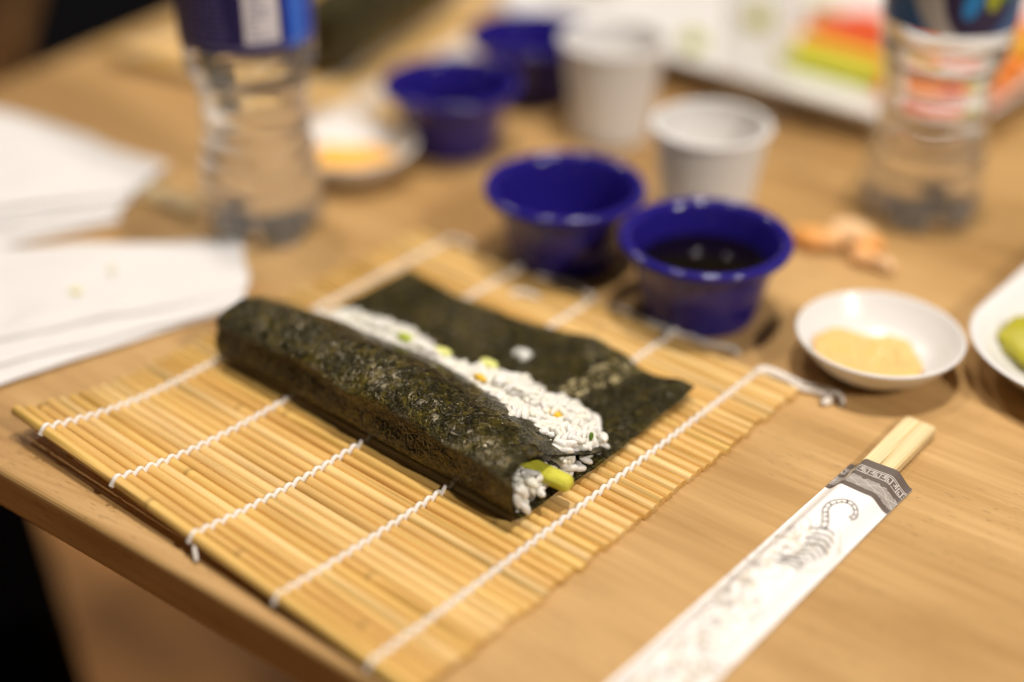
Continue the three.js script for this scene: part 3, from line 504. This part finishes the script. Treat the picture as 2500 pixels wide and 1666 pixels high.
// ---------------------------------------------------------------- chopsticks in their paper sleeve
const sleeveTex = (() => {
  const W = 320, H = 2048, cv = document.createElement('canvas'); cv.width = W; cv.height = H; const c = cv.getContext('2d'), f = rng(4242);
  c.fillStyle = '#f7f3ee'; c.fillRect(0, 0, W, H);
  c.save(); c.scale(1, 0.826); const B = 236; c.fillStyle = '#655a52'; c.fillRect(0, 0, W, B);
  c.save(); c.beginPath(); c.rect(0, 128, W, 74); c.clip();          // scale waves
  c.strokeStyle = '#f4efe8'; c.lineWidth = 2.8;
  const wavesAt = (cx, cy) => { c.fillStyle = '#655a52'; c.beginPath(); c.arc(cx, cy, 54, 0, 7); c.fill(); for (let r = 54; r > 6; r -= 8.5) { c.beginPath(); c.arc(cx, cy, r, 0, 7); c.stroke(); } };
  for (let row = 0; row < 3; row++) for (let k = -1; k < 5; k++) wavesAt(k * 92 + (row % 2) * 46, 178 + row * 24);
  c.restore(); c.fillStyle = '#655a52'; c.fillRect(0, 200, W, 36);
  c.strokeStyle = '#efe9e0'; c.lineWidth = 3.2;                       // key fret
  c.beginPath(); c.moveTo(0, 52); c.lineTo(W, 52); c.stroke(); 
  for (let k = 0; k < 6; k++) { const x = k * 58 - 8; c.strokeRect(x, 62, 24, 36); c.beginPath(); c.moveTo(x + 24, 62); c.lineTo(x + 44, 62); c.lineTo(x + 44, 80); c.lineTo(x + 34, 80); c.moveTo(x + 30, 98); c.lineTo(x + 58, 98); c.moveTo(x + 50, 52); c.lineTo(x + 50, 86); c.moveTo(x + 8, 74); c.lineTo(x + 8, 90); c.lineTo(x + 18, 90); c.stroke(); }
  c.restore();
  // ink drawing: striped tail, striped flank, washed rocks below
  c.save(); c.translate(-52, -52); c.scale(1.24, 1.16);
  const tc = new THREE.SplineCurve([[232, 352], [238, 326], [222, 300], [196, 284], [168, 286], [146, 306], [136, 336], [142, 366], [160, 392], [178, 420], [192, 452]].map((q) => new THREE.Vector2(...q))).getPoints(90);
  c.strokeStyle = '#3e3631'; c.lineWidth = 4.2;
  for (const o of [-1, 1]) { c.beginPath(); tc.forEach((q, i) => { const n = tc[Math.min(90, i + 1)], m = tc[Math.max(0, i - 1)], L = Math.hypot(n.x - m.x, n.y - m.y), w = o * (6 + 5 * i / 90), X = q.x - (n.y - m.y) / L * w, Y = q.y + (n.x - m.x) / L * w; i ? c.lineTo(X, Y) : c.moveTo(X, Y); }); c.stroke(); }
  c.lineWidth = 5; for (let i = 3; i < 88; i += 6 + Math.floor(3 * f())) { const q = tc[i], n = tc[i + 1], L = Math.hypot(n.x - q.x, n.y - q.y), w = 6 + 5 * i / 90; c.lineWidth = 3 + 5 * f(); c.beginPath(); c.moveTo(q.x + (n.y - q.y) / L * w, q.y - (n.x - q.x) / L * w); c.lineTo(q.x - (n.y - q.y) / L * w * f(), q.y + (n.x - q.x) / L * w * f()); c.stroke(); }
  c.strokeStyle = '#3f3833'; for (let k = 0; k < 9; k++) { c.lineWidth = 6 + 6 * f(); const x = 212 + 22 * Math.sin(k * 0.45), y = 446 + k * 26; c.beginPath(); c.moveTo(x - 66 + f() * 20, y + 24); c.quadraticCurveTo(x - 10, y - 14, x + 40 - f() * 18, y + 6); c.stroke(); }
  c.strokeStyle = '#8f857b'; c.lineWidth = 2; c.beginPath(); c.ellipse(196, 540, 92, 130, 0.05, -1.3, 1.6); c.stroke(); c.beginPath(); c.ellipse(110, 470, 44, 34, 0.4, 0, 7); c.stroke(); c.restore();
  for (let k = 0; k < 900; k++) { const y = 470 + Math.pow(f(), 0.8) * 1500, m = Math.sin(y / 170) * 40, x = 150 + m + (f() + f() + f() - 1.5) * 130, s = 3 + 15 * f(); c.globalAlpha = 0.14 + 0.26 * f(); c.fillStyle = ['#8c8073', '#b8a888', '#6c645c', '#cdbf9e'][Math.floor(f() * 4)]; c.beginPath(); c.ellipse(x, y, s, s * (0.4 + f()), f() * 3, 0, 7); c.fill(); }
  c.globalAlpha = 0.5; for (let k = 0; k < 70; k++) { const y = 560 + f() * 1400, x = 140 + Math.sin(y / 170) * 40 + (f() - 0.5) * 190; c.strokeStyle = '#6a615a'; c.lineWidth = 1 + 3 * f(); c.beginPath(); c.moveTo(x, y); c.quadraticCurveTo(x + (f() - 0.5) * 50, y + 20 * f(), x + (f() - 0.5) * 70, y + (f() - 0.5) * 60); c.stroke(); }
  c.globalAlpha = 1;
  const t = new THREE.CanvasTexture(cv); t.colorSpace = THREE.SRGBColorSpace; return t;
})();
const SLW = 0.0268, SLL = 0.215;
const sleeve = thing('chopstick_sleeve', 'white printed paper sleeve holding the wooden chopsticks beside the mat', 'paper sleeve', [0.2953, 0, -0.2085], 0, 'paper chopstick sleeves');
{
  const prof = (s) => 0.0050 * sm(0.05, 0.26, s) * (1 - 0.97 * sm(0.70, 1.0, s));     // bulge over the sticks
  const skew = (s, t) => 0.0006 * Math.sin(s * 5) * (1 - sm(0, 0.1, t));
  const top = grid(48, 90, (s, t) => { const bell = 1 - 0.12 * sm(0.1, 1, t), mouth = 1 + 0.18 * (1 - sm(0, 0.06, t)); return [(s - 0.5) * SLW, 0.0008 + prof(s) * bell * mouth + 0.00035 * (fbm(s * 4, t * 22, 701, 2) - 0.5), t * SLL + skew(s, t)]; }, (s, t) => [s, 1 - t]);
  const bot = grid(12, 40, (s, t) => [(s - 0.5) * SLW, 0.0004, t * SLL + skew(s, t)], (s, t) => [0.02, 0.55]);
  part('front_paper', top, mat({ color: [0.95, 0.95, 0.95], map: sleeveTex, roughness: 0.6 }), sleeve);
  part('back_paper', bot, mat({ color: [0.84, 0.82, 0.79], roughness: 0.7 }), sleeve);
}
const stickWood = mat({ color: [0.84, 0.69, 0.42], map: fibreTex[1], roughness: 0.55 });
const chop = thing('chopsticks', 'pair of pale wooden chopsticks poking out of the printed paper sleeve', 'chopsticks', [0.2918, 0.0012, -0.2487], 0.030, 'pairs of wooden chopsticks');
for (const s of [-1, 1]) {
  const L = 0.20, sh = new THREE.Shape(), w = 0.0069;
  // outline of one half: joined to its twin for the first centimetres, then a narrow slit
  const z = (x, y) => [x * s, y];
  const P = [[0.00001, 0], [w - 0.0012, 0], [w, 0.0014], [w * 0.95, 0.05], [w * 0.72, L], [0.0008, L], [0.0004, 0.050], [0.00012, 0.036], [0.00001, 0.0260]];
  P.forEach((p, i) => { const [X, Y] = z(...p); i ? sh.lineTo(X, -Y) : sh.moveTo(X, -Y); }); sh.closePath();
  const g = new THREE.ExtrudeGeometry(sh, { depth: 0.0030, bevelEnabled: true, bevelThickness: 0.0005, bevelSize: 0.0004, bevelOffset: -0.0004, bevelSegments: 2 }); g.rotateX(-Math.PI / 2);
  const p = g.attributes.position, uv = g.attributes.uv; for (let i = 0; i < p.count; i++) uv.setXY(i, p.getZ(i) / 0.19, p.getX(i) / 0.03 + 0.3 + 0.07 * s);
  part('chopstick', g, stickWood, chop);
}
copy(sleeve, 'white paper sleeve lying between the whole seaweed roll and the blue ramekins', [-0.1560, 0, -0.4840], 0.15);
copy(chop, 'pale wooden chopsticks between the napkin stack and the navy label bottle', [-0.0950, 0.0006, -0.1790], -1.44);

// whole roll on the far mat
{
  const g = grid(120, 60, (u, v) => { const a = v * Math.PI * 2, y = (u - 0.5) * 0.19, e = Math.pow(1 - Math.pow(Math.abs(2 * u - 1), 30), 0.5), r = (0.027 + 0.0012 * (fbm(u * 12, Math.sin(a) * 2 + 4, 811, 3) - 0.5)) * (0.2 + 0.8 * e); return [Math.cos(a) * r * 1.12, Math.sin(a) * r * 0.9, y]; }, (u, v) => [u * 1.7, v * 1.3]);
  solo('seaweed_roll', g, noriMat, 'whole dark seaweed roll lying on the far bamboo mat', 'seaweed roll', null, [-0.2100, 0.0047 + 0.0246, -0.4320], 0.34);
}

// ---------------------------------------------------------------- lamps (outside the frame)
LAMPS.forEach(([x, y, z, r, I, c], i) => {
  const l = thing('hanging_lamp', ['warm lamp bulb hanging over the yellow sauce dish', 'warm lamp bulb hanging over the navy label bottle', 'warm lamp bulb hanging far off past the chopsticks end of the table', 'warm lamp bulb hanging over the floor beyond the table end'][i], 'lamp', [x, y, z], 0, 'lamps above the table');
  const glow = 14;
  part('bulb', new THREE.SphereGeometry(r * 0.72, 32, 20), mat({ color: [0, 0, 0], emissive: lin(...c), emissiveIntensity: glow, roughness: 1 }), l);
  part('socket', new THREE.CylinderGeometry(r * 0.45, r * 0.45, r * 1.2, 20).translate(0, r * 1.5, 0), mat({ color: [0.03, 0.03, 0.03], roughness: 0.5 }), l);
  part('cable', new THREE.CylinderGeometry(r * 0.08, r * 0.08, 0.5, 8).translate(0, r * 2 + 0.25, 0), mat({ color: [0.03, 0.03, 0.03], roughness: 0.5 }), l);
  const p = new THREE.PointLight(lin(...c), I, 0, 2); p.position.set(x, y, z); p.shadow.radius = r / 0.02; p.castShadow = true; p.shadow.mapSize.set(1024, 1024); p.shadow.camera.near = 0.05; p.shadow.camera.far = 6; scene.add(p);
});

scene.traverse((m) => { if (m.isMesh) { m.castShadow = m.receiveShadow = true; } });
renderer.render(scene, camera);
